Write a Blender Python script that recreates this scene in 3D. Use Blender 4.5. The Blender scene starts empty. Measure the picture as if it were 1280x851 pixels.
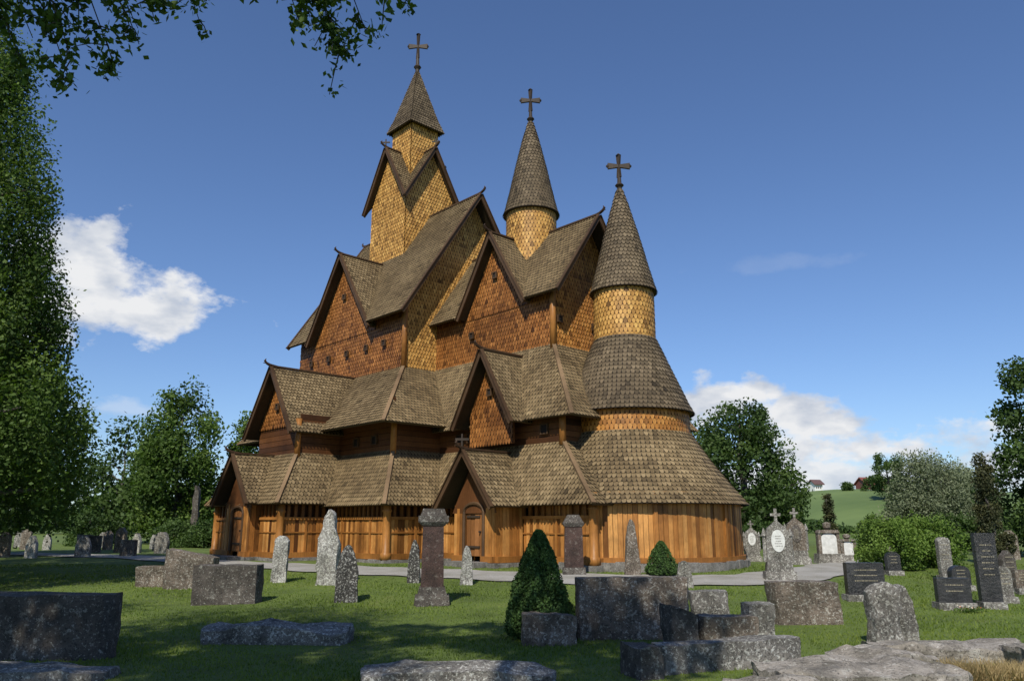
import bpy, math, random, bmesh
import numpy as np
from mathutils import Vector, noise, Matrix
random.seed(7); rng=np.random.default_rng(7)
scene=bpy.context.scene
COL=scene.collection
scene.view_settings.view_transform='Standard'; scene.view_settings.look='None'; scene.view_settings.exposure=0
Z=Vector((0,0,1))

# ------------------------------------------------------------------ helpers
def link(o,parent=None):
    COL.objects.link(o)
    if parent is not None: o.parent=parent
    return o
def empty(name,loc=(0,0,0),rz=0,parent=None):
    o=bpy.data.objects.new(name,None); o.empty_display_size=.3
    o.location=loc; o.rotation_euler=(0,0,rz); return link(o,parent)
def tag(o,label,cat,group=None,kind=None):
    o["label"]=label; o["category"]=cat
    if group: o["group"]=group
    if kind: o["kind"]=kind
    return o

class MB:
    def __init__(s): s.v=[];s.f=[];s.a=[]
    def poly(s,pts,shade=.5):
        b=len(s.v); s.v+=[tuple(p) for p in pts]; s.f.append(tuple(range(b,b+len(pts)))); s.a.append(shade)
    def hexa(s,c8,shade=.5):
        b=len(s.v); s.v+=[tuple(p) for p in c8]
        for f in ((0,3,2,1),(4,5,6,7),(0,1,5,4),(1,2,6,5),(2,3,7,6),(3,0,4,7)):
            s.f.append(tuple(b+i for i in f)); s.a.append(shade)
    def box(s,c,sz,rot=0,shade=.5):
        c=Vector(c); x=Vector((math.cos(rot),math.sin(rot),0))*sz[0]/2; y=Vector((-math.sin(rot),math.cos(rot),0))*sz[1]/2; z=Z*sz[2]/2
        s.hexa([c-x-y-z,c+x-y-z,c+x+y-z,c-x+y-z,c-x-y+z,c+x-y+z,c+x+y+z,c-x+y+z],shade)
    def beam(s,p,q,w,h,up=Z,shade=.5):
        p=Vector(p);q=Vector(q);d=(q-p).normalized(); up=Vector(up); side=d.cross(up).normalized(); u=side.cross(d).normalized()
        a=side*w/2;b=u*h/2
        s.hexa([p-a-b,p+a-b,q+a-b,q-a-b,p-a+b,p+a+b,q+a+b,q-a+b],shade)
    def tube(s,pts,rad,seg=8,shade=.5,cap=True):
        pts=[Vector(p) for p in pts]; base=len(s.v); n=len(pts)
        ref=Vector((.3,.9,.1)).normalized()
        for i,p in enumerate(pts):
            d=(pts[min(i+1,n-1)]-pts[max(i-1,0)]).normalized()
            a=d.cross(ref)
            if a.length<.1: a=d.cross(Vector((1,0,0)))
            a.normalize(); b=d.cross(a)
            for k in range(seg):
                t=2*math.pi*k/seg; s.v.append(tuple(p+(a*math.cos(t)+b*math.sin(t))*rad[i]))
        for i in range(n-1):
            for k in range(seg):
                k2=(k+1)%seg
                s.f.append((base+i*seg+k,base+i*seg+k2,base+(i+1)*seg+k2,base+(i+1)*seg+k)); s.a.append(shade)
        if cap:
            s.f.append(tuple(base+k for k in range(seg))[::-1]); s.a.append(shade)
            s.f.append(tuple(base+(n-1)*seg+k for k in range(seg))); s.a.append(shade)
    def obj(s,name,mat,parent=None,smooth=False,loc=None,rz=0):
        me=bpy.data.meshes.new(name); me.from_pydata(s.v,[],s.f)
        at=me.attributes.new('shade','FLOAT','FACE'); at.data.foreach_set('value',s.a)
        me.materials.append(mat)
        if smooth: me.polygons.foreach_set('use_smooth',[True]*len(me.polygons))
        me.update()
        o=bpy.data.objects.new(name,me)
        if loc is not None: o.location=loc; o.rotation_euler=(0,0,rz)
        return link(o,parent)

def newell(pts):
    n=Vector((0,0,0))
    for i in range(len(pts)):
        a=pts[i];b=pts[(i+1)%len(pts)]
        n+=Vector(((a.y-b.y)*(a.z+b.z),(a.z-b.z)*(a.x+b.x),(a.x-b.x)*(a.y+b.y)))
    return n.normalized()
RW,RR=.14,.16      # roof shingle width / row
WW,WR=.14,.155     # wall shingle width / row
def template(w,row,point,lift):
    H=w/2*.93
    return [(-H,1.25*row,.004),(-H,point*row,lift*.75),(-H*.72,point*.4*row,lift*.92),(-H*.25,.02*row,lift),(H*.25,.02*row,lift),(H*.72,point*.4*row,lift*.92),(H,point*row,lift*.75),(H,1.25*row,.004)]
def shingle(mb,pts,out,row=RR,w=RW,lift=.036,th=.07,point=.6,slab=True,sg=.13):
    pts=[Vector(p) for p in pts]; n=newell(pts)
    if n.dot(Vector(out))<0: pts=pts[::-1]; n=-n
    mb.poly(pts,.0)
    if slab:
        lo=[p-n*th for p in pts]; mb.poly(lo[::-1],.1)
        for i in range(len(pts)):
            j=(i+1)%len(pts); mb.poly([pts[i],lo[i],lo[j],pts[j]],.2)
    up=(Z-n*Z.dot(n)).normalized(); u=up.cross(n); o=pts[0]
    P=[((p-o).dot(u),(p-o).dot(up)) for p in pts]
    bmin=min(p[1] for p in P); bmax=max(p[1] for p in P)
    def span(b):
        b=min(max(b,bmin+1e-4),bmax-1e-4); xs=[]
        for i in range(len(P)):
            a1,b1=P[i]; a2,b2=P[(i+1)%len(P)]
            if (b1-b)*(b2-b)<=0 and abs(b2-b1)>1e-9: xs.append(a1+(a2-a1)*(b-b1)/(b2-b1))
        return (min(xs),max(xs)) if len(xs)>1 else (0,0)
    T=template(w,row,point,lift); H=w/2
    j=0
    while bmin+j*row<bmax-.03:
        b0=bmin+j*row-.03; off=(j%2)*.5
        sp=[]
        for t in T:
            bb=b0+t[1]; bc=min(max(bb,bmin-.04),bmax-.002); sp.append((bc,)+span(bc))
        a0,a1=span(b0+.5*row)
        k=int(math.floor(a0/w))-1; rowsh=random.gauss(0,.03)
        while (k-1)*w<a1:
            ac=(k+off)*w+random.uniform(-.003,.003)
            if ac+H>a0 and ac-H<a1:
                ww=min(ac+H,a1)-max(ac-H,a0)
                if ww>.015:
                    jl=random.uniform(-.003,.006); jb=random.uniform(-.005,.004)
                    q=[]
                    for (da,db,lf),(bc,s0,s1) in zip(T,sp):
                        a=min(max(ac+da,s0),s1)
                        q.append(o+u*a+up*(bc+(jb if lf>.01 else 0))+n*(lf+(jl if lf>.01 else 0)))
                    mb.poly(q,min(1,max(.1,random.gauss(.55,sg)+rowsh)))
            k+=1
        j+=1

def revolve(mb,cx,cy,prof,row=RR,w=RW,lift=.036,point=.6,sg=.13):
    S=[0]
    for i in range(1,len(prof)): S.append(S[-1]+math.hypot(prof[i][0]-prof[i-1][0],prof[i][1]-prof[i-1][1]))
    def at(s):
        s=min(max(s,0),S[-1]-1e-5)
        for i in range(1,len(prof)):
            if s<=S[i]:
                t=(s-S[i-1])/max(S[i]-S[i-1],1e-9)
                r=prof[i-1][0]+(prof[i][0]-prof[i-1][0])*t; z=prof[i-1][1]+(prof[i][1]-prof[i-1][1])*t
                dr=(prof[i][0]-prof[i-1][0])/(S[i]-S[i-1]); dz=(prof[i][1]-prof[i-1][1])/(S[i]-S[i-1])
                return r,z,dz,-dr
    seg=64
    def ang(a,r,z): return Vector((cx+r*math.cos(a),cy+r*math.sin(a),z))
    for i in range(len(prof)-1):
        for k in range(seg):
            t0=2*math.pi*k/seg;t1=2*math.pi*(k+1)/seg
            mb.poly([ang(t0,*prof[i]),ang(t1,*prof[i]),ang(t1,*prof[i+1]),ang(t0,*prof[i+1])],.0)
    j=0
    while j*row<S[-1]-.05:
        s0=j*row-.02; r,_,_,_=at(s0+.4*row); N=max(9,round(2*math.pi*r/w)); off=(j%2)*.5; rowsh=random.gauss(0,.04)
        H=math.pi/N*.93; T=template(2*math.pi/N,row,point,lift)
        for k in range(N):
            ac=(k+off)*2*math.pi/N
            jl=random.uniform(-.003,.006)
            q=[]
            for da,db,lf in T:
                rr,zz,nr,nz_=at(s0+db)
                l=lf+(jl if lf>.01 else 0)
                q.append(ang(ac+da,rr/math.cos(H*.6)+nr*l,zz+nz_*l))
            mb.poly(q,min(1,max(.1,random.gauss(.55,sg)+rowsh)))
        j+=1

# ------------------------------------------------------------------ materials
def nodes(name):
    m=bpy.data.materials.new(name); m.use_nodes=True; nt=m.node_tree
    return m,nt,nt.nodes['Principled BSDF']
def mixc(nt,fac,a,b,blend='MIX'):
    n=nt.nodes.new('ShaderNodeMix'); n.data_type='RGBA'; n.blend_type=blend
    for s,v in ((n.inputs[0],fac),(n.inputs[6],a),(n.inputs[7],b)):
        if isinstance(v,bpy.types.NodeSocket): nt.links.new(v,s)
        else:
            s.default_value=v if not isinstance(v,tuple) else (v+(1,) if len(v)==3 else v)
    return n.outputs[2]
def nz(nt,scale,detail=4,vec=None,rough=.6,stretch=None):
    tc=nt.nodes.new('ShaderNodeTexCoord'); mp=nt.nodes.new('ShaderNodeMapping')
    nt.links.new(tc.outputs['Object'],mp.inputs[0])
    if stretch: mp.inputs['Scale'].default_value=stretch
    n=nt.nodes.new('ShaderNodeTexNoise'); n.inputs['Scale'].default_value=scale; n.inputs['Detail'].default_value=detail; n.inputs['Roughness'].default_value=rough
    nt.links.new(mp.outputs[0],n.inputs['Vector']); return n.outputs[0]
def ramp(nt,src,stops):
    r=nt.nodes.new('ShaderNodeValToRGB'); e=r.color_ramp.elements
    e[0].position=stops[0][0]; e[0].color=stops[0][1]+(1,); e[1].position=stops[-1][0]; e[1].color=stops[-1][1]+(1,)
    for p,c in stops[1:-1]:
        x=e.new(p); x.color=c+(1,)
    nt.links.new(src,r.inputs[0]); return r.outputs[0]
def bump(nt,bs,h,dist,strength=.6):
    b=nt.nodes.new('ShaderNodeBump'); b.inputs['Distance'].default_value=dist; b.inputs['Strength'].default_value=strength
    nt.links.new(h,b.inputs['Height']); nt.links.new(b.outputs[0],bs.inputs['Normal'])
def wood(name,dark,mid,light,rough=.75,stain=.55,spec=.25,sc=.55):
    m,nt,bs=nodes(name)
    at=nt.nodes.new('ShaderNodeAttribute'); at.attribute_name='shade'
    c=ramp(nt,at.outputs['Fac'],[(0,dark),(.5,mid),(1,light)])
    big=ramp(nt,nz(nt,sc,5),[(.32,(stain,stain*.97,stain*.94)),(.62,(1.1,1.1,1.1))])
    c=mixc(nt,1.0,c,big,'MULTIPLY')
    fine=ramp(nt,nz(nt,9,3,stretch=(3,3,.5)),[(.3,(.78,.78,.78)),(.7,(1.15,1.15,1.15))])
    c=mixc(nt,1.0,c,fine,'MULTIPLY')
    nt.links.new(c,bs.inputs['Base Color']); bs.inputs['Roughness'].default_value=rough
    bs.inputs['Specular IOR Level'].default_value=spec
    return m
M_ROOF=wood('roof_shingle_wood',(.016,.011,.006),(.188,.135,.07),(.32,.238,.13),.72,.66,.2)
M_ROOFD=wood('spire_shingle_wood',(.016,.012,.008),(.125,.094,.057),(.21,.16,.1),.72,.66,.2)
M_GOLD=wood('golden_shingle_wood',(.06,.024,.007),(.50,.265,.068),(.70,.42,.125),.55,.78)
M_AMBER=wood('amber_shingle_wood',(.05,.018,.005),(.42,.18,.04),(.58,.29,.075),.5,.75)
M_RED=wood('tarred_shingle_wood',(.025,.008,.003),(.27,.105,.026),(.43,.185,.052),.5,.5)
M_PLANK=wood('tarred_plank_wood',(.08,.028,.007),(.41,.172,.04),(.60,.30,.09),.5,.5,.3,.9)
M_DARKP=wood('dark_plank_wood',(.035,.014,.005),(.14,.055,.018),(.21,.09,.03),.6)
M_BOARD=wood('verge_board_wood',(.03,.016,.009),(.085,.048,.024),(.14,.08,.036),.6)
M_HIP=wood('hip_board_wood',(.1,.06,.03),(.2,.13,.07),(.28,.185,.1),.7)
M_POST=wood('post_wood',(.16,.07,.016),(.38,.165,.042),(.5,.25,.07),.45)
M_IRON=wood('dark_finial_wood',(.02,.014,.01),(.05,.036,.026),(.06,.045,.03),.6)
M_DOOR=wood('door_wood',(.05,.02,.008),(.21,.088,.028),(.3,.13,.045),.5,.8)
m,nt,bs=nodes('shadow_interior'); bs.inputs['Base Color'].default_value=(.015,.009,.006,1); bs.inputs['Roughness'].default_value=.9; M_VOID=m

def stone(name,a,b,lichen=(.5,.49,.44),amt=.55,rough=.85,scale=1.0):
    m,nt,bs=nodes(name)
    c=ramp(nt,nz(nt,5*scale,6,rough=.7),[(.3,a),(.7,b)])
    sp=ramp(nt,nz(nt,24*scale,4,rough=.75),[(amt,(0,0,0)),(amt+.05,(1,1,1))])
    c=mixc(nt,sp,c,lichen)
    sp2=ramp(nt,nz(nt,6*scale,6,rough=.8),[(.56,(0,0,0)),(.62,(.75,.75,.75))])
    c=mixc(nt,sp2,c,tuple(x*.9 for x in lichen))
    bk=ramp(nt,nz(nt,38*scale,3,rough=.7),[(.36,(.3,.3,.3)),(.46,(1,1,1))]); c=mixc(nt,1.0,c,bk,'MULTIPLY')
    dk=ramp(nt,nz(nt,2.3,4),[(.35,(.55,.55,.52)),(.6,(1,1,1))])
    c=mixc(nt,1.0,c,dk,'MULTIPLY')
    nt.links.new(c,bs.inputs['Base Color']); bs.inputs['Roughness'].default_value=rough
    bump(nt,bs,nz(nt,22*scale,6,rough=.75),.035,.9)
    return m
M_ST_DARK=stone('weathered_dark_stone',(.055,.045,.038),(.13,.11,.092),(.36,.35,.31),.58)
M_ST_BRN=stone('weathered_brown_stone',(.10,.076,.056),(.22,.175,.135),(.46,.43,.37),.555)
M_ST_GREY=stone('lichen_grey_stone',(.11,.1,.09),(.26,.24,.21),(.54,.53,.48),.54)
M_ST_LIGHT=stone('pale_lichen_stone',(.17,.16,.145),(.38,.36,.33),(.64,.63,.58),.5)
M_ST_SPEC=stone('speckled_dark_stone',(.03,.028,.026),(.075,.068,.06),(.5,.49,.45),.54)
M_ST_RED=stone('dark_red_granite',(.045,.024,.02),(.1,.058,.046),(.24,.2,.17),.66)
M_ST_BLACK=stone('polished_black_granite',(.02,.02,.021),(.04,.04,.042),(.09,.09,.085),.66,.3)
M_ROCK=stone('flat_granite_rock',(.21,.185,.15),(.42,.375,.32),(.56,.53,.47),.58)
M_FOUND=stone('foundation_fieldstone',(.12,.11,.1),(.32,.3,.28),(.4,.4,.38),.6,.9,1.5)
m,nt,bs=nodes('gilded_lettering'); bs.inputs['Base Color'].default_value=(.33,.29,.2,1); bs.inputs['Roughness'].default_value=.5; M_GILD=m
m,nt,bs=nodes('white_marble'); nt.links.new(ramp(nt,nz(nt,8,4),[(.3,(.45,.45,.42)),(.7,(.7,.7,.67))]),bs.inputs['Base Color']); bs.inputs['Roughness'].default_value=.5; M_MARB=m

def leafmat(name,a,b,c,trans=.3,spec=.25):
    m,nt,bs=nodes(name)
    at=nt.nodes.new('ShaderNodeAttribute'); at.attribute_name='shade'
    cc=ramp(nt,at.outputs['Fac'],[(0,a),(.5,b),(1,c)])
    nt.links.new(cc,bs.inputs['Base Color']); bs.inputs['Roughness'].default_value=.65; bs.inputs['Specular IOR Level'].default_value=spec
    tr=nt.nodes.new('ShaderNodeBsdfTranslucent'); nt.links.new(mixc(nt,1.0,cc,(1.3,1.5,.6),'MULTIPLY'),tr.inputs['Color'])
    mx=nt.nodes.new('ShaderNodeMixShader'); mx.inputs[0].default_value=trans
    nt.links.new(bs.outputs[0],mx.inputs[1]); nt.links.new(tr.outputs[0],mx.inputs[2])
    nt.links.new(mx.outputs[0],nt.nodes['Material Output'].inputs[0])
    return m
M_LEAF=leafmat('birch_leaf',(.022,.045,.009),(.068,.12,.022),(.13,.19,.04))
M_LEAF2=leafmat('broad_leaf',(.018,.038,.01),(.05,.09,.022),(.09,.14,.035))
M_LEAFB=leafmat('garden_shrub_leaf',(.04,.08,.012),(.11,.18,.03),(.17,.25,.05))
M_LEAF3=leafmat('willow_leaf',(.10,.125,.075),(.155,.185,.11),(.2,.225,.14),.2,.05)
M_CON=leafmat('conifer_needle',(.012,.03,.01),(.045,.09,.022),(.085,.15,.035),.15)
M_CON2=leafmat('dark_conifer_needle',(.015,.022,.01),(.05,.055,.022),(.085,.085,.032),.15)
M_GRASS=leafmat('grass_blade',(.05,.08,.011),(.12,.175,.024),(.2,.245,.045),.3)
M_DRY=leafmat('dry_grass_blade',(.2,.14,.06),(.36,.27,.13),(.48,.37,.2),.2)
M_BARK=stone('tree_bark',(.05,.04,.03),(.14,.12,.1),(.35,.34,.32),.6,.9)

# ------------------------------------------------------------------ numpy leaves
def fast(name,verts,faces,shade,mat,parent=None):
    me=bpy.data.meshes.new(name); nv=len(verts); nf,k=faces.shape
    me.vertices.add(nv); me.vertices.foreach_set('co',verts.astype(np.float32).ravel())
    me.loops.add(nf*k); me.loops.foreach_set('vertex_index',faces.astype(np.int32).ravel())
    me.polygons.add(nf); me.polygons.foreach_set('loop_start',np.arange(0,nf*k,k,dtype=np.int32))
    try: me.polygons.foreach_set('loop_total',np.full(nf,k,dtype=np.int32))
    except Exception: pass
    at=me.attributes.new('shade','FLOAT','FACE'); at.data.foreach_set('value',np.clip(shade,0,1).astype(np.float32))
    me.materials.append(mat); me.update(calc_edges=True); me.validate()
    return link(bpy.data.objects.new(name,me),parent)
def leaf_geo(P,size,shade):
    n=len(P)
    a=rng.normal(size=(n,3)); a/=np.linalg.norm(a,axis=1)[:,None]
    b=rng.normal(size=(n,3)); b-=a*(a*b).sum(1)[:,None]; b/=np.linalg.norm(b,axis=1)[:,None]
    s=size*rng.uniform(.6,1.3,n)[:,None]
    v=np.stack([P+a*s,P+b*s*.6,P-a*s,P-b*s*.6],1).reshape(-1,3)
    f=np.arange(n*4).reshape(n,4)
    return v,f,shade
def prof_r(prof,t): return np.interp(t,[p[0] for p in prof],[p[1] for p in prof])

def G(x,y):
    t=min(max((y-12)/14,0),1); s=t*t*(3-2*t)
    z=-.4+.4*s
    if y<70: z+=.05*noise.noise(Vector((x*.35,y*.35,0)))*(1-.6*s)
    return z

def tree(name,x,y,h,prof,nclump,clump_r,nleaf,leaf,mat,label,cat='tree',droop=1.0,trunk_r=.2,limbs=14,lean=(0,0),keep=None,gz=None,extra=None):
    z0=G(x,y) if gz is None else gz
    root=empty(name,(x,y,z0)); tag(root,label,cat)
    tt=rng.uniform(prof[0][0],prof[-1][0],nclump*5); w=prof_r(prof,tt); keepi=rng.uniform(0,w.max(),len(tt))<w
    tt=tt[keepi][:nclump]; n=len(tt)
    ang=rng.uniform(0,2*math.pi,n); rr=prof_r(prof,tt)*np.sqrt(rng.uniform(.15,1,n))*rng.uniform(.82,1.1,n)
    C=np.stack([rr*np.cos(ang)+lean[0]*tt,rr*np.sin(ang)+lean[1]*tt,tt*h],1)
    if keep is not None:
        C=C[[keep(c[0]+x,c[1]+y,c[2]+z0) for c in C]]; n=len(C)
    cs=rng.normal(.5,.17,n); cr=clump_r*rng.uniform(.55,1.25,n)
    idx=rng.integers(0,n,nleaf)
    d=rng.normal(size=(nleaf,3)); d/=np.linalg.norm(d,axis=1)[:,None]; d*=(rng.uniform(0,1,nleaf)**.45*.95)[:,None]
    d+=rng.normal(size=(nleaf,3))*.09
    d[:,2]*=droop
    P=C[idx]+d*cr[idx][:,None]
    sh=cs[idx]+rng.normal(0,.12,nleaf)+.22*d[:,2]/droop  # last term paints top light into leaf colour: clump tops brighter, undersides darker
    P[:,2]=np.maximum(P[:,2],.05)
    if extra is not None:
        P=np.concatenate([P,extra[0]-np.array([x,y,z0])]); sh=np.concatenate([sh,rng.normal(.45,.2,len(extra[0]))])
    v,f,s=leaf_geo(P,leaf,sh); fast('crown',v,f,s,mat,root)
    mb=MB()
    pts=[];rad=[]
    for i in range(9):
        t=i/8; pts.append((lean[0]*t*.9+.12*math.sin(i*1.7+x),lean[1]*t*.9+.1*math.cos(i*2.1+y),t*h*.9-(.15 if i==0 else 0))); rad.append(trunk_r*(1-t*.88)*(1.3 if i==0 else 1))
    mb.tube(pts,rad,10)
    for c in C[:limbs]:
        t=max(.08,min(.85,(c[2]-.35*math.hypot(c[0],c[1]))/h/.9)); k=min(int(t*8),7)
        a=Vector(pts[k]).lerp(Vector(pts[k+1]),t*8-k); b=Vector(c); mid=a.lerp(b,.5)+Vector((0,0,.12*(b-a).length))
        r=trunk_r*(1-t*.88)*.5
        mb.tube([a,mid,b],[r,r*.6,r*.15],6)
    if extra is not None:
        for tw_ in extra[1]:
            r0=.02 if len(tw_)>4 else .006
            mb.tube([Vector(p)-Vector((x,y,z0)) for p in tw_],[r0*(1-i/len(tw_))+.002 for i in range(len(tw_))],5)
    mb.obj('trunk',M_BARK,root,True)
    return root

# ------------------------------------------------------------------ CHURCH
church=empty('stave_church',(-4.8,34.7,0),math.atan2(-.728,.686))
tag(church,"tall brown wooden stave church with shingled roofs, gables and three turrets",'church')
S=(0,-1,0);E=(1,0,0);N=(0,1,0);W=(-1,0,0)

def ring(name,inn,out,sides='SENW',mat=M_ROOF):
    x0,x1,y0,y1,zt=inn; X0,X1,Y0,Y1,ze=out; mb=MB()
    if 'S' in sides: shingle(mb,[(X0,Y0,ze),(X1,Y0,ze),(x1,y0,zt),(x0,y0,zt)],(0,-1,.5))
    if 'N' in sides: shingle(mb,[(X0,Y1,ze),(X1,Y1,ze),(x1,y1,zt),(x0,y1,zt)],(0,1,.5))
    if 'E' in sides: shingle(mb,[(X1,Y0,ze),(X1,Y1,ze),(x1,y1,zt),(x1,y0,zt)],(1,0,.5))
    if 'W' in sides: shingle(mb,[(X0,Y0,ze),(X0,Y1,ze),(x0,y1,zt),(x0,y0,zt)],(-1,0,.5))
    r=mb.obj(name,mat,church)
    L=[]
    if 'E' in sides: L+=[((x1,y0,zt),(X1,Y0,ze)),((x1,y1,zt),(X1,Y1,ze))]
    if 'W' in sides: L+=[((x0,y0,zt),(X0,Y0,ze)),((x0,y1,zt),(X0,Y1,ze))]
    for a,b in L:
        hb=MB(); a=Vector(a)+Z*.05;b=Vector(b)+Z*.05; b=b+(b-a)*.02
        hb.beam(a,b,.13,.06); hb.obj('hip_board',M_HIP,r)
    return r
def gable(name,A,B,half,zr,zf,vergeA=False,vergeB=False,mat=M_ROOF,bw=.14,dragon=True,notch=None,tri=False):
    A=Vector((A[0],A[1],0));B=Vector((B[0],B[1],0)); d=(B-A).normalized(); p=Vector((-d.y,d.x,0)); L=(B-A).length
    mb=MB()
    for s in (-1,1):
        def pt(t,q): return A+d*t+p*s*half*q+Z*(zr+(zf-zr)*q)
        o=p*s*(zr-zf)+Z*half
        if notch:
            c,hw,z2=notch; q2=(zr-z2)/(zr-zf)
            shingle(mb,[pt(0,0),pt(c,0),pt(c,q2),pt(c-hw,1),pt(0,1)],o)
            shingle(mb,[pt(c,0),pt(L,0),pt(L,1),pt(c+hw,1),pt(c,q2)],o)
        elif tri:
            shingle(mb,[pt(0,0),pt(L/2,0),pt(max(0,L/2-half),1),pt(0,1)],o)
            shingle(mb,[pt(L/2,0),pt(L,0),pt(L,1),pt(min(L,L/2+half),1)],o)
        else: shingle(mb,[pt(0,0),pt(L,0),pt(L,1),pt(0,1)],o)
    r=mb.obj(name,mat,church)
    for on,Pt,dd in ((vergeA,A,-d),(vergeB,B,d)):
        if not on: continue
        for s in (-1,1):
            vb=MB()
            ap=Pt+Z*(zr-.02)+dd*.03; ft=Pt+p*s*half+Z*zf+dd*.03; sl=(ft-ap).normalized(); ft=ft+sl*.08
            nn=(p*s*(zr-zf)+Z*half).normalized()
            vb.beam(ap-nn*.03,ft-nn*.03,.06,bw,nn)
            vb.beam(ap+nn*.055+dd*.01,ft+nn*.055+dd*.01,.13,.035,nn)
            vb.obj('verge_board',M_BOARD,r)
        if dragon:
            vb=MB(); a=Pt+Z*(zr+.02)
            vb.tube([a-dd*.3,a+dd*.08+Z*.05,a+dd*.22+Z*.11,a+dd*.3+Z*.2,a+dd*.25+Z*.28],[.06,.06,.055,.045,.015],6,.2)
            vb.tube([a+dd*.22+Z*.12,a+dd*.36+Z*.1],[.035,.01],5,.2); vb.obj('dragon_finial',M_BOARD,r)
    rb=MB(); rb.beam(A+Z*(zr+.045),B+Z*(zr+.045),.12,.06,Z,.4); rb.obj('ridge_board',M_BOARD,r)
    return r
def wallpoly(name,pts,out,mat,parent=None):
    mb=MB(); shingle(mb,pts,out,WR,WW,.032,.08,.75,sg=.16); return mb.obj(name,mat,parent or church)
# --- nave core
wallpoly('nave_wall',[(-3.8,-3.4,7.0),(4.5,-3.4,7.0),(4.5,-3.4,9.9),(-3.8,-3.4,9.9)],S,M_RED)
wallpoly('gable_wall',[(-2.5,-3.43,9.0),(2.5,-3.43,9.0),(0,-3.43,12.7)],S,M_RED)
wallpoly('gable_wall',[(4.5,-3.4,7.0),(4.5,3.4,7.0),(4.5,3.4,9.8),(4.5,0,15.0),(4.5,-3.4,9.8)],E,M_GOLD)
wallpoly('gable_wall',[(-3.8,-3.4,7.0),(-3.8,3.4,7.0),(-3.8,3.4,9.8),(-3.8,0,15.0),(-3.8,-3.4,9.8)],W,M_RED)
wallpoly('nave_wall',[(-3.8,3.4,7.0),(4.5,3.4,7.0),(4.5,3.4,9.9),(-3.8,3.4,9.9)],N,M_RED)
gable('nave_roof',(-4.1,0),(5.0,0),3.9,15.2,9.25,True,True,notch=(4.1,2.45,12.8))
gable('cross_gable_roof',(0,-3.8),(0,3.8),2.5,12.8,9.1,True,True)
# --- main tower
mb=MB()
def wl4(mb,h,z0,z1,peak=None):
    for (ax,ay),(bx,by),o in (((-h,-h),(h,-h),S),((h,-h),(h,h),E),((h,h),(-h,h),N),((-h,h),(-h,-h),W)):
        pts=[(ax,ay,z0),(bx,by,z0),(bx,by,z1)]
        if peak: pts.append(((ax+bx)/2,(ay+by)/2,peak))
        pts.append((ax,ay,z1)); shingle(mb,pts,o,.17,.15,.034,.08,.75,sg=.16)
wl4(mb,1.4,11,16.1,18.5)
mb.obj('tower_wall',M_GOLD,church)
gable('tower_gable_roof',(0,-1.66),(0,1.66),1.66,18.7,15.8,True,True,tri=True)
gable('tower_gable_roof',(-1.66,0),(1.66,0),1.66,18.68,15.78,True,True,tri=True)
mb=MB(); wl4(mb,.78,16,20.4); mb.obj('belfry_wall',M_GOLD,church)
mb=MB()
for (sx,sy,tx,ty,o) in ((-1,-1,1,-1,(0,-1,.3)),(1,-1,1,1,(1,0,.3)),(1,1,-1,1,(0,1,.3)),(-1,1,-1,-1,(-1,0,.3))):
    a=1.02;b=.78
    shingle(mb,[(sx*a,sy*a,20.05),(tx*a,ty*a,20.05),(tx*b,ty*b,20.75),(sx*b,sy*b,20.75)],o,.16,.14)
    shingle(mb,[(sx*b,sy*b,20.75),(tx*b,ty*b,20.75),(tx*.07,ty*.07,23.5),(sx*.07,sy*.07,23.5)],o,.16,.14)
mb.obj('spire',M_ROOFD,church)
def cross(x,y,zb,zt,s,parent=None):
    mb=MB(); H=zt-zb
    mb.tube([(x,y,zb-.4),(x,y,zb+H*.35),(x,y,zb+H*.5)],[.11*s,.075*s,.055*s],8)
    mb.tube([(x,y,zb+H*.1),(x,y,zb+H*.16),(x,y,zb+H*.22)],[.09*s,.17*s,.09*s],10)
    zc=zb+H*.68; L=.42*s
    for dx,dz in ((0,1),(0,-1)):
        e=.30*H*dz
        mb.hexa([(x-.045*s,y-.045,zc),(x+.045*s,y-.045,zc),(x+.045*s,y+.045,zc),(x-.045*s,y+.045,zc),
                 (x-.09*s,y-.045,zc+e),(x+.09*s,y-.045,zc+e),(x+.09*s,y+.045,zc+e),(x-.09*s,y+.045,zc+e)])
    ca,sa=math.cos(math.radians(46.7)),math.sin(math.radians(46.7))
    for sg in (-1,1):
        d=Vector((ca*sg,sa*sg,0)); c=Vector((x,y,zc)); q=Vector((-sa,ca,0))*.045
        e=c+d*L
        mb.hexa([c-q-Z*.055*s,c+q-Z*.055*s,c+q+Z*.055*s,c-q+Z*.055*s,e-q-Z*.12*s,e+q-Z*.12*s,e+q+Z*.12*s,e-q+Z*.12*s])
        mb.tube([e-d*.02,e+d*.06],[.1*s,.03*s],6)
    mb.tube([(x,y,zt-.04),(x,y,zt+.04)],[.11*s,.02*s],6)
    return mb.obj('cross',M_IRON,parent or church)
cross(0,0,23.4,25.7,1.15)
for xx,yy in ((0,-1.7),(1.7,0)): 
    mb=MB(); mb.tube([(xx,yy,18.7),(xx,yy,19.15)],[.04,.03],6); mb.beam((xx-.14,yy-.14,18.98),(xx+.14,yy+.14,18.98),.05,.06); mb.obj('gable_cross',M_IRON,church)
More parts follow.
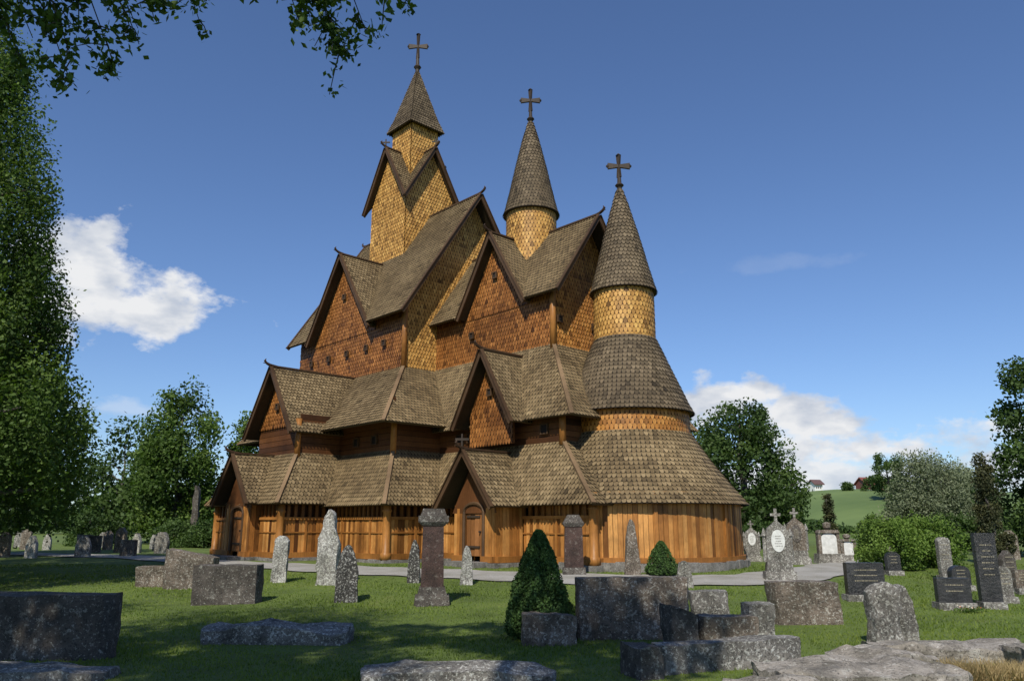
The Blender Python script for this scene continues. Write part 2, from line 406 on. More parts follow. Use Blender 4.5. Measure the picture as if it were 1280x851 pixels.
# --- chancel core
wallpoly('chancel_wall',[(4.5,-1.83,7.0),(11.0,-1.83,7.0),(11.0,-1.83,9.5),(4.5,-1.83,9.5)],S,M_RED)
wallpoly('gable_wall',[(6.4,-1.86,8.85),(9.85,-1.86,8.85),(8.12,-1.86,11.85)],S,M_RED)
wallpoly('gable_wall',[(11.0,-1.83,7.0),(11.0,1.83,7.0),(11.0,1.83,9.5),(11.0,0,12.15),(11.0,-1.83,9.5)],E,M_AMBER)
wallpoly('chancel_wall',[(4.5,1.83,7.0),(11.0,1.83,7.0),(11.0,1.83,9.5),(4.5,1.83,9.5)],N,M_RED)
gable('chancel_roof',(4.5,0),(11.6,0),2.25,12.2,8.95,False,True,notch=(3.62,1.8,11.93))
gable('chancel_cross_gable_roof',(8.12,-2.2),(8.12,2.2),1.82,11.93,8.9,True,True)
def turret(cx,r,z0,z1,cone,pole0,top,s):
    mb=MB(); revolve(mb,cx,0,[(r,z0),(r,z1)],.155,.135,.03,.75,sg=.16); mb.obj('turret_wall',M_GOLD,church)
    mb=MB(); revolve(mb,cx,0,cone,.15,.13,.034)
    mb.poly([(cx+cone[0][0]*math.cos(t*math.pi/16),cone[0][0]*math.sin(t*math.pi/16),cone[0][1]) for t in range(32)][::-1],.1)
    mb.obj('turret_spire',M_ROOFD,church)
    cross(cx,0,pole0,top,s)
turret(8.12,.98,10.8,13.55,[(1.12,13.2),(1.03,13.45),(.88,14.1),(.62,15.3),(.34,16.5),(.1,17.35)],17.25,18.9,.95)
turret(12.62,1.02,6.9,9.3,[(1.15,8.95),(1.07,9.2),(.89,9.9),(.62,11.0),(.35,12.0),(.09,12.9)],12.8,14.25,.95)
# --- tier two roofs
ring('aisle_roof',(-3.4,4.5,-3.4,3.4,7.16),(-4.2,7.0,-5.9,5.9,4.6))
ring('chancel_aisle_roof',(4.5,11.0,-1.83,1.83,7.2),(4.5,13.1,-3.3,3.3,4.45),sides='SEN')
gable('aisle_cross_gable_roof',(1.1,-7.15),(1.1,-3.4),1.85,7.1,4.5,True,False)
gable('portal_gable_roof',(9.6,-3.85),(9.6,-1.8),1.42,6.9,4.4,True,False)
mb=MB(); revolve(mb,12.62,0,[(2.18,4.7),(2.0,5.05),(1.77,5.6),(1.53,6.15),(1.28,6.75),(1.04,7.3)]); mb.obj('apse_roof',M_ROOFD,church)
mb=MB(); revolve(mb,12.62,0,[(2.0,3.6),(2.0,4.95)],WR,WW,.03,.75,sg=.16); mb.obj('apse_drum_wall',M_AMBER,church)
mb=MB()
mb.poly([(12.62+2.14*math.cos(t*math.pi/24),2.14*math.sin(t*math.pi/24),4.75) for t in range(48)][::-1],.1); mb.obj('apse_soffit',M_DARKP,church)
def plankwall(mb,p0,p1,z0,z1,out,vert=True,pw=.2):
    p0=Vector((p0[0],p0[1],0));p1=Vector((p1[0],p1[1],0)); L=(p1-p0).length; d=(p1-p0)/L; o=Vector(out).normalized()
    rot=math.atan2(d.y,d.x)
    if vert:
        n=max(1,round(L/pw)); w=L/n
        for i in range(n):
            c=p0+d*(i+.5)*w+o*random.uniform(-.01,.014)+Z*(z0+z1)/2
            mb.box(c,(w*.92,.06,z1-z0),rot,random.gauss(.5,.26))
        mb.box(p0.lerp(p1,.5)-o*.03+Z*(z0+z1)/2,(L,.03,z1-z0-.01),rot,.0)
    else:
        n=max(1,round((z1-z0)/pw)); w=(z1-z0)/n
        for i in range(n):
            mb.box(p0.lerp(p1,.5)+Z*(z0+(i+.5)*w)+o*random.uniform(-.008,.01),(L,.08,w*.93),rot,random.gauss(.45,.2))
for a_,b_,z1_,o_ in (((-3.85,-4.9),(6.2,-4.9),5.6,S),((6.2,-4.85),(6.2,4.85),5.4,E),((-3.85,-4.85),(-3.85,4.85),5.2,W),((-3.85,4.9),(6.2,4.9),5.6,N),
    ((-.45,-6.65),(2.65,-6.65),4.9,S),((2.65,-6.6),(2.65,-4.9),5.2,E),((-.45,-6.6),(-.45,-4.9),5.2,W),((6.2,-2.85),(12.3,-2.85),4.95,S),((12.3,-2.8),(12.3,2.8),5.0,E),((6.2,2.85),(12.3,2.85),4.95,N)):
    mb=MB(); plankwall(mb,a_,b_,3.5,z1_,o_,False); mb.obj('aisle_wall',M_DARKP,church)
wallpoly('gable_wall',[(-.5,-6.72,4.8),(2.7,-6.72,4.8),(1.1,-6.72,7.0)],S,M_RED)
wallpoly('gable_wall',[(8.55,-3.4,3.75),(10.65,-3.4,3.75),(10.65,-3.4,4.95),(9.6,-3.4,6.8),(8.55,-3.4,4.95)],S,M_RED)
# --- ambulatory roofs
ring('ambulatory_roof',(-3.9,6.2,-4.9,4.9,3.78),(-4.9,7.46,-6.06,6.06,1.84))
ring('porch_roof',(-.45,2.65,-6.65,-4,3.8),(-2.1,3.8,-7.9,-4,1.92),sides='SEW')
ring('chancel_ambulatory_roof',(6.2,12.3,-2.85,2.85,3.75),(6.2,14.35,-3.85,3.85,1.78),sides='SEN')
mb=MB(); revolve(mb,12.66,0,[(3.66,1.78),(3.2,2.33),(2.58,3.15),(2.0,4.05)]); mb.obj('apse_ambulatory_roof',M_ROOF,church)
gable('portal_gable_roof',(.9,-8.3),(.9,-6.6),1.4,3.72,1.95,True,False)
gable('portal_gable_roof',(10.1,-5.0),(10.1,-3.0),1.3,3.45,1.75,True,False)
def amb(p0,p1,out,full=False,zt=2.05):
    pl=MB(); fo=MB()
    p0v=Vector((p0[0],p0[1],0));p1v=Vector((p1[0],p1[1],0)); o=Vector(out); L=(p1v-p0v).length; d=(p1v-p0v)/L; rot=math.atan2(d.y,d.x); mid=p0v.lerp(p1v,.5)
    plankwall(pl,p0,p1,.28,1.38 if not full else zt,out,True,.14)
    pl.box(mid+o*.03+Z*.2,(L,.2,.18),rot,.35)
    if not full:
        pl.box(mid+o*.02+Z*1.42,(L+.02,.14,.09),rot,.45)
        pl.box(mid+o*.02+Z*.95,(L-.02,.09,.04),rot,.35)
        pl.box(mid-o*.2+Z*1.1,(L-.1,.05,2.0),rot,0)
        for k in range(int(L/1.7)): pl.box(p0v+d*(k+.5)*L/int(L/1.7)+o*.03+Z*.85,(.08,.08,1.1),rot,.4)
    w=pl.obj('ambulatory_wall',M_PLANK,church)
    if not full:
        n=max(2,round(L/.27))
        ar=MB(); ar.box(mid+Z*1.98,(L,.09,.1),rot,.3)
        for i in range(n+1):
            ar.box(p0v+d*L*i/n+Z*1.72,(.11,.07,.54),rot,.2)
        ar.obj('arcade',M_PLANK,w)
    x=0
    while x<L:
        l=random.uniform(.25,.55); fo.box(p0v+d*min(x+l/2,L)+o*.02+Z*(-.07),(l*1.02,.3+random.uniform(-.05,.08),.36+random.uniform(-.04,.02)),rot,random.random()); x+=l
    fo.obj('foundation',M_FOUND,w)
amb((3.5,-5.65),(7.05,-5.65),S); amb((7.05,-5.65),(7.05,-3.4),E); amb((7.05,3.4),(7.05,5.65),E); amb((-4.6,-5.65),(-1.8,-5.65),S); amb((-4.6,-5.65),(-4.6,5.65),W); amb((-4.6,5.65),(7.05,5.65),N)
amb((3.45,-7.55),(3.45,-5.65),E,zt=2.1); amb((2.0,-7.55),(3.45,-7.55),S); amb((-1.8,-7.55),(-.2,-7.55),S); amb((-1.8,-7.55),(-1.8,-5.65),W)
amb((7.05,-3.4),(9.05,-3.4),S); amb((11.15,-3.4),(13.95,-3.4),S); amb((13.95,-3.4),(13.95,-2.9),E,True); amb((7.05,3.4),(13.95,3.4),N)
def portal(cx,y0,yf,half,zt):
    amb((cx-half,yf),(cx-.42,yf),S,True,zt-.5); amb((cx+.42,yf),(cx+half,yf),S,True,zt-.5)
    amb((cx+half,yf),(cx+half,y0),E,True,zt-.4); amb((cx-half,yf),(cx-half,y0),W,True,zt-.4)
    mb=MB()
    if zt-.5>1.9: plankwall(mb,(cx-.42,yf),(cx+.42,yf),1.85,zt-.5,S,True,.2)
    mb.poly([(cx-half-.1,yf-.03,zt-.65),(cx+half+.1,yf-.03,zt-.65),(cx,yf-.03,zt+1.1)],.4)
    mb.obj('portal_gable_wall',M_DARKP,church)
    mb=MB(); plankwall(mb,(cx-.4,yf+.05),(cx+.4,yf+.05),.28,1.9,S,True,.2); dr=mb.obj('door',M_DOOR,church)
    for hz in (1.45,.55):
        mb=MB(); mb.box((cx-.05,yf-.0,hz),(.62,.05,.06)); mb.obj('hinge',M_IRON,dr)
    mb=MB(); mb.tube([(cx+.28,yf+.02,1.0),(cx+.28,yf-.07,1.0)],[.03,.03],6); mb.obj('handle',M_IRON,dr)
    mb=MB()
    pts=[(cx-.46,yf-.04,.2),(cx-.46,yf-.04,1.1)]
    for k in range(9):
        a=math.pi*(1-k/8); pts.append((cx+.46*math.cos(a),yf-.04,1.6+.25*math.sin(a)))
    pts+=[(cx+.46,yf-.04,1.1),(cx+.46,yf-.04,.2)]
    mb.tube(pts,[.055]*len(pts),6); mb.obj('door_frame',M_BOARD,dr)
    mb=MB(); mb.box((cx,yf-.35,-.02),(1.5,.6,.3)); mb.obj('doorstep',M_FOUND,dr)
portal(10.1,-3.4,-4.5,.95,2.2); portal(.9,-7.55,-7.9,1.0,2.45)
mb=MB(); mb.tube([(10.1,-5.05,3.45),(10.1,-5.05,3.95)],[.04,.03],6); mb.beam((9.95,-5.2,3.78),(10.25,-4.9,3.78),.06,.07); mb.obj('gable_cross',M_IRON,church)
nb=150; pl=MB(); ar=MB(); fo=MB()
for k in range(nb):
    a=2*math.pi*k/nb
    if math.cos(a)<-.35: continue
    r=3.36+random.uniform(-.01,.014)
    pl.box((12.66+r*math.cos(a),r*math.sin(a),1.2),(.06,2*math.pi*3.36/nb*.92,1.85),a,random.gauss(.55,.25))
    if k%2==0:
        fo.box((12.66+3.36*math.cos(a),3.36*math.sin(a),-.04),(.36+random.uniform(-.05,.1),.3,.46+random.uniform(-.08,.04)),a,random.random())
    if k%19==0: ar.box((12.66+3.41*math.cos(a),3.41*math.sin(a),1.15),(.07,.09,1.8),a,.4)
for k in range(64):
    a=2*math.pi*(k+.5)/64
    if math.cos(a)<-.35: continue
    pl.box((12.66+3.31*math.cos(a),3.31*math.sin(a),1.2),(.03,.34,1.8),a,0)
    ar.box((12.66+3.4*math.cos(a),3.4*math.sin(a),.24),(.12,2*math.pi*3.45/64,.14),a,.4)
w=pl.obj('apse_wall',M_PLANK,church); ar.obj('wall_rail',M_PLANK,w); fo.obj('foundation',M_FOUND,w)
for px,py in ((7.05,-5.65),(3.45,-7.55),(-1.8,-7.55),(13.95,-3.4),(7.05,5.65)):
    mb=MB(); mb.tube([(px,py,.1),(px,py,.3),(px,py,.34),(px,py,1.6),(px,py,1.65),(px,py,1.7),(px,py,2.1)],[.18,.18,.13,.13,.17,.13,.13],14); mb.obj('post',M_POST,church,True)
for px,py,z0,z1 in ((6.25,-4.95,3.6,5.2),(4.52,-3.42,7,9.8),(11.02,-1.86,7,9.4),(12.35,-2.9,3.6,4.9),(2.7,-6.7,3.6,5.0)):
    mb=MB(); mb.tube([(px,py,z0),(px,py,z1)],[.11,.11],12); mb.obj('post',M_POST,church,True)
def window(x,y,z,axis,w=.16,hh=.18):
    mb=MB(); sz=(w,.04,hh) if axis=='y' else (.04,w,hh); mb.box((x,y,z),sz); wd=mb.obj('window',M_VOID,church)
    fb=MB()
    if axis=='y':
        for s in (-1,1): fb.box((x+s*(w/2+.02),y-.02,z),(.04,.07,hh+.08)); fb.box((x,y-.02,z+s*(hh/2+.02)),(w,.068,.04))
    else:
        for s in (-1,1): fb.box((x+.02,y+s*(w/2+.02),z),(.07,.04,hh+.08)); fb.box((x+.02,y,z+s*(hh/2+.02)),(.068,w,.04))
    fb.obj('frame',M_BOARD,wd)
for x in (-2.6,-1.1,.4,1.9,3.2): window(x,-3.48,8.3,'y')
window(0,-3.5,10.9,'y'); window(8.12,-1.94,10.3,'y'); window(6.8,-1.92,8.2,'y'); window(9.6,-3.47,5.5,'y'); window(1.1,-6.8,5.6,'y')
for y in (-1.6,.2): window(11.08,y,8.1,'x')
for x in (3.9,5.1,7.4,8.0,11.6): window(x,-4.97 if x<6.2 else -2.92,4.15,'y',.26,.26)

# ------------------------------------------------------------------ GROUND
xs=np.unique(np.concatenate([np.linspace(-900,-60,15),np.linspace(-60,-22,20),np.linspace(-22,22,90),np.linspace(22,60,20),np.linspace(60,900,15)]))
ys=np.unique(np.concatenate([np.linspace(-200,-10,8),np.linspace(-10,40,100),np.linspace(40,90,15),np.linspace(90,1500,15)]))
V_=[];F_=[]
for y in ys:
    for x in xs: V_.append((x,y,G(x,y)))
nx=len(xs)
for j in range(len(ys)-1):
    for i in range(nx-1): F_.append((j*nx+i,j*nx+i+1,(j+1)*nx+i+1,(j+1)*nx+i))
me=bpy.data.meshes.new('ground'); me.from_pydata(V_,[],F_); me.polygons.foreach_set('use_smooth',[True]*len(F_))
m,nt,bs=nodes('lawn')
c=ramp(nt,nz(nt,.6,6,rough=.7),[(.3,(.06,.092,.014)),(.55,(.115,.168,.025)),(.75,(.16,.185,.042))])
c2=ramp(nt,nz(nt,30,4,rough=.8),[(.25,(.5,.5,.45)),(.75,(1.3,1.3,1.2))])
c=mixc(nt,1.0,c,c2,'MULTIPLY')
br=ramp(nt,nz(nt,1.7,6,rough=.75),[(.58,(0,0,0)),(.72,(1,1,1))]); c=mixc(nt,mixc(nt,.5,(0,0,0),br),c,(.16,.14,.055))
nt.links.new(c,bs.inputs['Base Color']); bs.inputs['Roughness'].default_value=.9; bump(nt,bs,nz(nt,40,4),.04,.8)
me.materials.append(m); go=link(bpy.data.objects.new('ground',me)); go['kind']='structure'
cl=[(-22,34),(-14,30.0),(-9.6,25.8),(-6,23.6),(-3,22.1),(0,20.9),(3,20.1),(6,20.3),(8.6,22.3),(11,25.2),(14,29),(17,36)]
def catm(P,n=8):
    out=[]
    for i in range(len(P)-1):
        p0=P[max(i-1,0)];p1=P[i];p2=P[i+1];p3=P[min(i+2,len(P)-1)]
        for k in range(n):
            t=k/n; out.append(tuple(.5*((2*p1[j])+(-p0[j]+p2[j])*t+(2*p0[j]-5*p1[j]+4*p2[j]-p3[j])*t*t+(-p0[j]+3*p1[j]-3*p2[j]+p3[j])*t**3) for j in (0,1)))
    out.append(P[-1]); return out
cp=catm(cl); mb=MB(); rows=[]
for i,(x,y) in enumerate(cp):
    a=Vector(cp[max(i-1,0)]);b=Vector(cp[min(i+1,len(cp)-1)]); d=(b-a).normalized(); n=Vector((-d.y,d.x))
    w=1.05+.12*math.sin(i*1.3)
    rows.append([(x+n.x*w*t,y+n.y*w*t) for t in (-1,-.5,0,.5,1)])
for i in range(len(rows)-1):
    for k in range(4):
        q=[rows[i][k],rows[i+1][k],rows[i+1][k+1],rows[i][k+1]]
        mb.poly([(x,y,G(x,y)+.03) for x,y in q][::-1])
m,nt,bs=nodes('gravel'); c=ramp(nt,nz(nt,45,5,rough=.8),[(.3,(.22,.21,.195)),(.7,(.46,.44,.4))]); nt.links.new(mixc(nt,1.0,c,ramp(nt,nz(nt,1.2,4),[(.3,(.7,.7,.65)),(.6,(1,1,1))]),'MULTIPLY'),bs.inputs['Base Color']); bs.inputs['Roughness'].default_value=.95; bump(nt,bs,nz(nt,60,4),.03,.8)
po=mb.obj('gravel_path',m); po['kind']='structure'
pathpts=np.array(cp)
def hill(cx,cy,rx,ry,hh,cols):
    n=28
    f=lambda u,v: hh*max(0,1-(u*u+v*v))**1.1*(1+.2*noise.noise(Vector((u*2,v*2,cx))))-.3
    me=bpy.data.meshes.new('hill'); vs=[];fs=[]
    for j in range(n+1):
        for i in range(n+1):
            u=-1+2*i/n; v=-1+2*j/n; vs.append((cx+u*rx,cy+v*ry,f(u,v)))
    for j in range(n):
        for i in range(n): fs.append((j*(n+1)+i,j*(n+1)+i+1,(j+1)*(n+1)+i+1,(j+1)*(n+1)+i))
    me.from_pydata(vs,[],fs); me.polygons.foreach_set('use_smooth',[True]*len(fs)); me.materials.append(cols)
    o=link(bpy.data.objects.new('hill',me)); o['kind']='structure'
    return lambda x,y: f((x-cx)/rx,(y-cy)/ry)
m,nt,bs=nodes('meadow'); nt.links.new(ramp(nt,nz(nt,.05,5),[(.3,(.07,.115,.028)),(.7,(.13,.185,.05))]),bs.inputs['Base Color']); bs.inputs['Roughness'].default_value=.9
HF=hill(105,230,75,110,10.8,m)

def blades(name,n,xf,hmin,hmax,mat,label='grass'):
    y=xf[1]+(xf[2]-xf[1])*rng.uniform(0,1,n)**1.3; x=rng.uniform(-1,1,n)*(y*.72+.5) if xf[0] is None else rng.uniform(xf[0][0],xf[0][1],n)
    d=np.full(n,9.)
    for p in pathpts: d=np.minimum(d,np.hypot(x-p[0],y-p[1]))
    k=d>1.15+rng.normal(0,.06,n); x=x[k];y=y[k];n=len(x)
    z=np.array([G(a,b) for a,b in zip(x,y)])
    h=rng.uniform(hmin,hmax,n)*(1+.5*np.sin(x*1.1+y*.7)*np.sin(y*1.3)); a=rng.uniform(0,math.pi,n); w=.004+.0006*y
    lx=rng.normal(0,.5,n)*h; ly=rng.normal(0,.5,n)*h
    v=np.stack([np.stack([x-w*np.cos(a),y-w*np.sin(a),z-.01],1),np.stack([x+w*np.cos(a),y+w*np.sin(a),z-.01],1),np.stack([x+lx,y+ly,z+h],1)],1).reshape(-1,3)
    o=fast(name,v,np.arange(n*3).reshape(n,3),rng.normal(.5,.18,n)+.2*np.sin(x*.9+np.sin(y))*np.sin(y*.8+x*.3)+.12*np.sin(x*3.1)*np.sin(y*2.7),mat); o['kind']='stuff'; o['label']=label; o['category']='grass'; return o
blades('grass',150000,(None,7.5,25),.014,.042,M_GRASS,label='short green churchyard lawn with taller tufts')
blades('dry_grass',2600,((4.75,5.9),8.6,9.3),.05,.17,M_DRY,label='dry straw-coloured grass beside flat rocks')

# ------------------------------------------------------------------ GRAVESTONES
GRP="gravestones in the churchyard"
def rough_mesh(name,w,d,h,top='flat',amp=.03,taper=0,seed=0,mat=M_ST_GREY,cuts=9):
    bm=bmesh.new(); bmesh.ops.create_cube(bm,size=1); bmesh.ops.subdivide_edges(bm,edges=bm.edges[:],cuts=cuts,use_grid_fill=True)
    for v in bm.verts:
        xn=v.co.x*2;yn=v.co.y*2;t=v.co.z+.5
        tf={'flat':1,'round':math.sqrt(max(0,1-.72*xn*xn)),'point':1-.42*abs(xn)**1.2,'gable':1-.22*abs(xn),'blunt':1-.12*abs(xn)**2,'dome':1-.35*xn*xn-.2*yn*yn,'slab':1-.1*xn*xn-.1*yn*yn,'slant':1-.13*xn}[top]
        k=1-taper*t
        rr=1-.05*(abs(xn)*abs(yn))**3
        p=Vector((v.co.x*w*k*rr,v.co.y*d*(1-taper*.4*t)*rr,t*h*tf))
        q=Vector((p.x*2.2+seed*7.3,p.y*2.2,p.z*2.2))
        dv=noise.noise_vector(q)*amp+noise.noise_vector(q*3.1)*amp*.5+noise.noise_vector(q*8)*amp*.2
        if t<.02: dv.z=0
        v.co=p+dv+Vector((0,0,-.08 if t<.02 else 0))
    me=bpy.data.meshes.new(name); bm.to_mesh(me); bm.free(); me.polygons.foreach_set('use_smooth',[True]*len(me.polygons)); me.materials.append(mat)
    try: me.set_sharp_from_angle(angle=math.radians(32))
    except Exception: pass
    return me
sd=[0]
def gs(x,y,w,d,h,top,mat,label,rz=0,amp=.03,taper=0,name='gravestone',cat='gravestone',tilt=0,grp=GRP,zo=0):
    sd[0]+=1
    o=link(bpy.data.objects.new(name,rough_mesh(name,w,d,h,top,amp,taper,sd[0],mat)))
    o.location=(x,y,G(x,y)+zo); o.rotation_euler=(random.uniform(-.02,.02),tilt,rz); tag(o,label,cat,grp); return o
gs(-5.72,19.7,.4,.2,1.12,'blunt',M_ST_LIGHT,"narrow pale lichen-covered rounded gravestone on the lawn",.1,.05,.15)
gs(-4.42,19.2,.6,.3,1.72,'blunt',M_ST_LIGHT,"tall rough pale grey standing gravestone with blunt top",-.1,.09,.4)
gs(-3.36,16.3,.46,.25,1.12,'round',M_ST_SPEC,"dark stubby gravestone mottled with white lichen",.15,.04,.05)
gs(-2.4,19.6,.3,.16,1.02,'round',M_ST_SPEC,"slim dark upright gravestone with lichen",0,.03,.1)
gs(-1.09,19.3,.32,.16,.9,'round',M_ST_LIGHT,"small light grey narrow gravestone",.1,.03,.15)
gs(3.18,21.1,.42,.25,1.45,'blunt',M_ST_BRN,"rough dark gravestone tapering upward near path",0,.04,.45)
gs(4.05,18.8,.34,.2,.6,'round',M_ST_GREY,"small rounded grey gravestone",0,.03,.1)
gs(-5.72,16.2,1.3,.5,.74,'flat',M_ST_DARK,"broad dark rectangular stone block on the lawn",.05,.03)
gs(-7.45,18.6,1.15,.45,.78,'slant',M_ST_BRN,"broad brown weathered stone block",.1,.03)
gs(-8.45,18.9,.7,.4,.45,'flat',M_ST_BRN,"low brown stone block beside a taller one",.1,.03)
gs(-6.1,10.2,2.3,.45,.76,'flat',M_ST_DARK,"wide dark weathered grave slab standing upright",-.06,.035)
gs(-3.3,11.6,2.1,.75,.24,'slab',M_ST_GREY,"low flat lichen-covered boulder slab in grass",-.08,.08,name='boulder',cat='rock')
gs(-5.2,8.7,1.9,.6,.14,'slab',M_ST_GREY,"flat half-buried pale boulder in shaded grass",0,.06,name='boulder',cat='rock')
gs(-.55,8.7,2.0,.7,.21,'dome',M_ST_GREY,"flat half-buried rounded boulder in the lawn",0,.05,name='boulder',cat='rock')
gs(.5,11.3,.72,.42,.40,'flat',M_ST_BRN,"low brown weathered stone block beside clipped conifer",.05,.04)
gs(1.76,11.9,1.66,.45,.84,'flat',M_ST_BRN,"large rectangular brown weathered grave block",.02,.03)
gs(2.2,10.7,.38,.42,.50,'slant',M_ST_DARK,"dark squared corner stone of a grave surround",.2,.03)
gs(2.84,10.8,.78,.36,.42,'flat',M_ST_BRN,"brown squared block of a grave surround",.12,.03)
gs(3.45,11.4,.38,.35,.55,'flat',M_ST_GREY,"lichen-grey corner stone of a grave surround",.1,.03)
gs(3.05,12.6,.55,.3,.6,'flat',M_ST_GREY,"small grey block behind a grave surround",.1,.04)
gs(2.5,9.45,1.95,.3,.3,'flat',M_ST_GREY,"long low lichened kerb stone of a grave surround",.36,.03)
gs(1.42,8.95,.3,.45,.32,'flat',M_ST_DARK,"small dark kerb stone of a grave surround",.3,.03)
gs(4.9,13.6,1.15,.45,.66,'flat',M_ST_BRN,"rectangular brown weathered grave block on sunny lawn",.06,.035)
gs(5.15,11.3,.4,.3,.82,'blunt',M_ST_GREY,"rough angular grey standing stone",.1,.07,.15); gs(5.58,11.6,.36,.3,.76,'round',M_ST_GREY,"rough rounded grey standing stone next to another",-.1,.06,.1)
for x,y,w,d,h,rz in ((3.6,8.7,2.0,.9,.17,.1),(5.5,10.3,1.9,.9,.17,-.1),(4.4,9.8,1.1,.7,.15,.3),(6.5,9.6,1.2,.8,.2,0),(2.55,8.1,.9,.5,.14,.2),(4.35,8.5,.6,.4,.13,.5)):
    gs(x,y,w,d,h,'slab',M_ROCK,"flat pale granite rock beside dry grass",rz,.085,name='boulder',cat='rock',grp='flat granite rocks')
gs(-18.1,45,.42,.4,3.4,'blunt',M_BARK,"tall dark bare tree stump rising above graves",0,.08,.3,name='tree_stump',cat='stump',grp='old stumps')
def monument(x,y,rz,label,name='grave_monument'): 
    r=empty(name,(x,y,G(x,y)),rz); tag(r,label,'gravestone',GRP); return r
def part(root,name,mat,fn,smooth=False): 
    mb=MB(); fn(mb); return mb.obj(name,mat,root,smooth)
def prism(mb,w0,d0,w1,d1,z0,z1,shade=.5):
    mb.hexa([(-w0/2,-d0/2,z0),(w0/2,-d0/2,z0),(w0/2,d0/2,z0),(-w0/2,d0/2,z0),(-w1/2,-d1/2,z1),(w1/2,-d1/2,z1),(w1/2,d1/2,z1),(-w1/2,d1/2,z1)],shade)
def tablet(mb,w,d,z0,z1,kind='arch'):
    pr=[(-w/2,z0),(w/2,z0)]
    if kind=='arch':
        zz=z1-w*.35
        for k in range(13):
            a=math.pi*k/12; pr.append((w/2*math.cos(a),zz+w*.35*math.sin(a)))
    elif kind=='gothic':
        zz=z1-w*.6; pr+= [(w/2,zz),(w*.4,zz+w*.25),(w*.18,zz+w*.42),(0,z1),(-w*.18,zz+w*.42),(-w*.4,zz+w*.25),(-w/2,zz)]
    else: pr+=[(w/2,z1),(-w/2,z1)]
    f=[Vector((a,-d/2,b)) for a,b in pr]; g=[Vector((a,d/2,b)) for a,b in pr]
    mb.poly(f); mb.poly(g[::-1])
    for i in range(len(pr)):
        j=(i+1)%len(pr); mb.poly([f[j],f[i],g[i],g[j]])
def inscr(root,w,y,z0,z1,rows,mat=M_GILD):
    def fn(mb):
        for r in range(rows):
            z=z1-(r+.5)*(z1-z0)/rows; L=w*random.uniform(.5,.85); x=-L/2
            while x<L/2:
                l=random.uniform(.008,.02); mb.box((x+l/2,y,z),(l,.003,min(.022,(z1-z0)/rows*.4)*random.uniform(.6,1))); x+=l+random.uniform(.006,.018)
    part(root,'inscription',mat,fn)
r=monument(-1.58,15.9,.1,"tall dark red granite pillar monument with stepped base and cap")
part(r,'base',M_ST_DARK,lambda m:(prism(m,.7,.56,.66,.52,-.05,.18),prism(m,.58,.44,.5,.4,.18,.34)))
part(r,'shaft',M_ST_RED,lambda m:prism(m,.45,.36,.41,.34,.34,1.5))
part(r,'cap',M_ST_DARK,lambda m:(prism(m,.44,.36,.6,.48,1.5,1.58),prism(m,.6,.48,.6,.48,1.58,1.7),prism(m,.52,.42,.42,.34,1.7,1.84)))
r=monument(1.65,21.3,0,"dark upright gravestone with moulded cap beside the path")
part(r,'base',M_ST_DARK,lambda m:prism(m,.62,.4,.58,.36,-.05,.2)); part(r,'shaft',M_ST_RED,lambda m:prism(m,.5,.28,.46,.26,.2,1.25)); part(r,'cap',M_ST_DARK,lambda m:(prism(m,.5,.3,.58,.36,1.25,1.34),prism(m,.56,.34,.3,.2,1.34,1.56)))
def ornate(x,y,s,label,light):
    r=monument(x,y,-.15,label)
    part(r,'base',M_ST_GREY,lambda m:(prism(m,.8*s,.5*s,.76*s,.46*s,-.05,.22*s),prism(m,.66*s,.4*s,.6*s,.36*s,.22*s,.45*s)))
    part(r,'tablet',M_ST_GREY if light else M_ST_BRN,lambda m:tablet(m,.58*s,.24*s,.45*s,1.5*s,'gothic'))
    part(r,'finial',M_ST_GREY,lambda m:(m.box((0,0,1.6*s),(.07*s,.08*s,.4*s)),m.box((0,0,1.64*s),(.26*s,.07*s,.07*s))))
    for sx in (-1,1): part(r,'column',M_ST_GREY,lambda m:(m.tube([(sx*.33*s,-.03,.45*s),(sx*.33*s,-.03,1.1*s)],[.055*s,.045*s],8),m.tube([(sx*.33*s,-.03,1.1*s),(sx*.33*s,-.03,1.3*s)],[.08*s,.01],8)))
    def pq(m):
        f=[Vector((.17*s*math.cos(a*math.pi/12),-.135*s,.98*s+.28*s*math.sin(a*math.pi/12))) for a in range(24)]; b=[p+Vector((0,.03,0)) for p in f]; m.poly(f)
        for i in range(24): m.poly([f[(i+1)%24],f[i],b[i],b[(i+1)%24]])
    part(r,'plaque',M_MARB if light else M_ST_DARK,pq); inscr(r,.22*s,-.14*s,.82*s,1.13*s,5,M_ST_DARK if light else M_GILD)
ornate(6.75,20.2,.98,"ornate grey gravestone with oval white marble plaque",True)
ornate(8.95,25,.96,"ornate brown gravestone with small cross finial",False)
ornate(8.15,27,.75,"small pale ornate gravestone with white plaque",True)
def stepped(x,y,s):
    r=monument(x,y,0,"pale stepped gravestone with white tablet and urn")
    part(r,'base',M_ST_GREY,lambda m:prism(m,.9*s,.5,.8*s,.45,-.05,.3*s)); part(r,'tablet',M_MARB,lambda m:tablet(m,.5*s,.2,.3*s,.95*s,'arch')); part(r,'frame',M_ST_BRN,lambda m:(prism(m,.72*s,.3,.6*s,.28,.95*s,1.05*s),m.tube([(0,0,1.05*s),(0,0,1.12*s),(0,0,1.25*s),(0,0,1.3*s)],[.05,.12,.13,.04],8),m.box((-.3*s,0,.62*s),(.1,.22,.64*s)),m.box((.3*s,0,.62*s),(.1,.22,.64*s))))
stepped(10.35,26,1.0); stepped(11.6,27.5,.7)
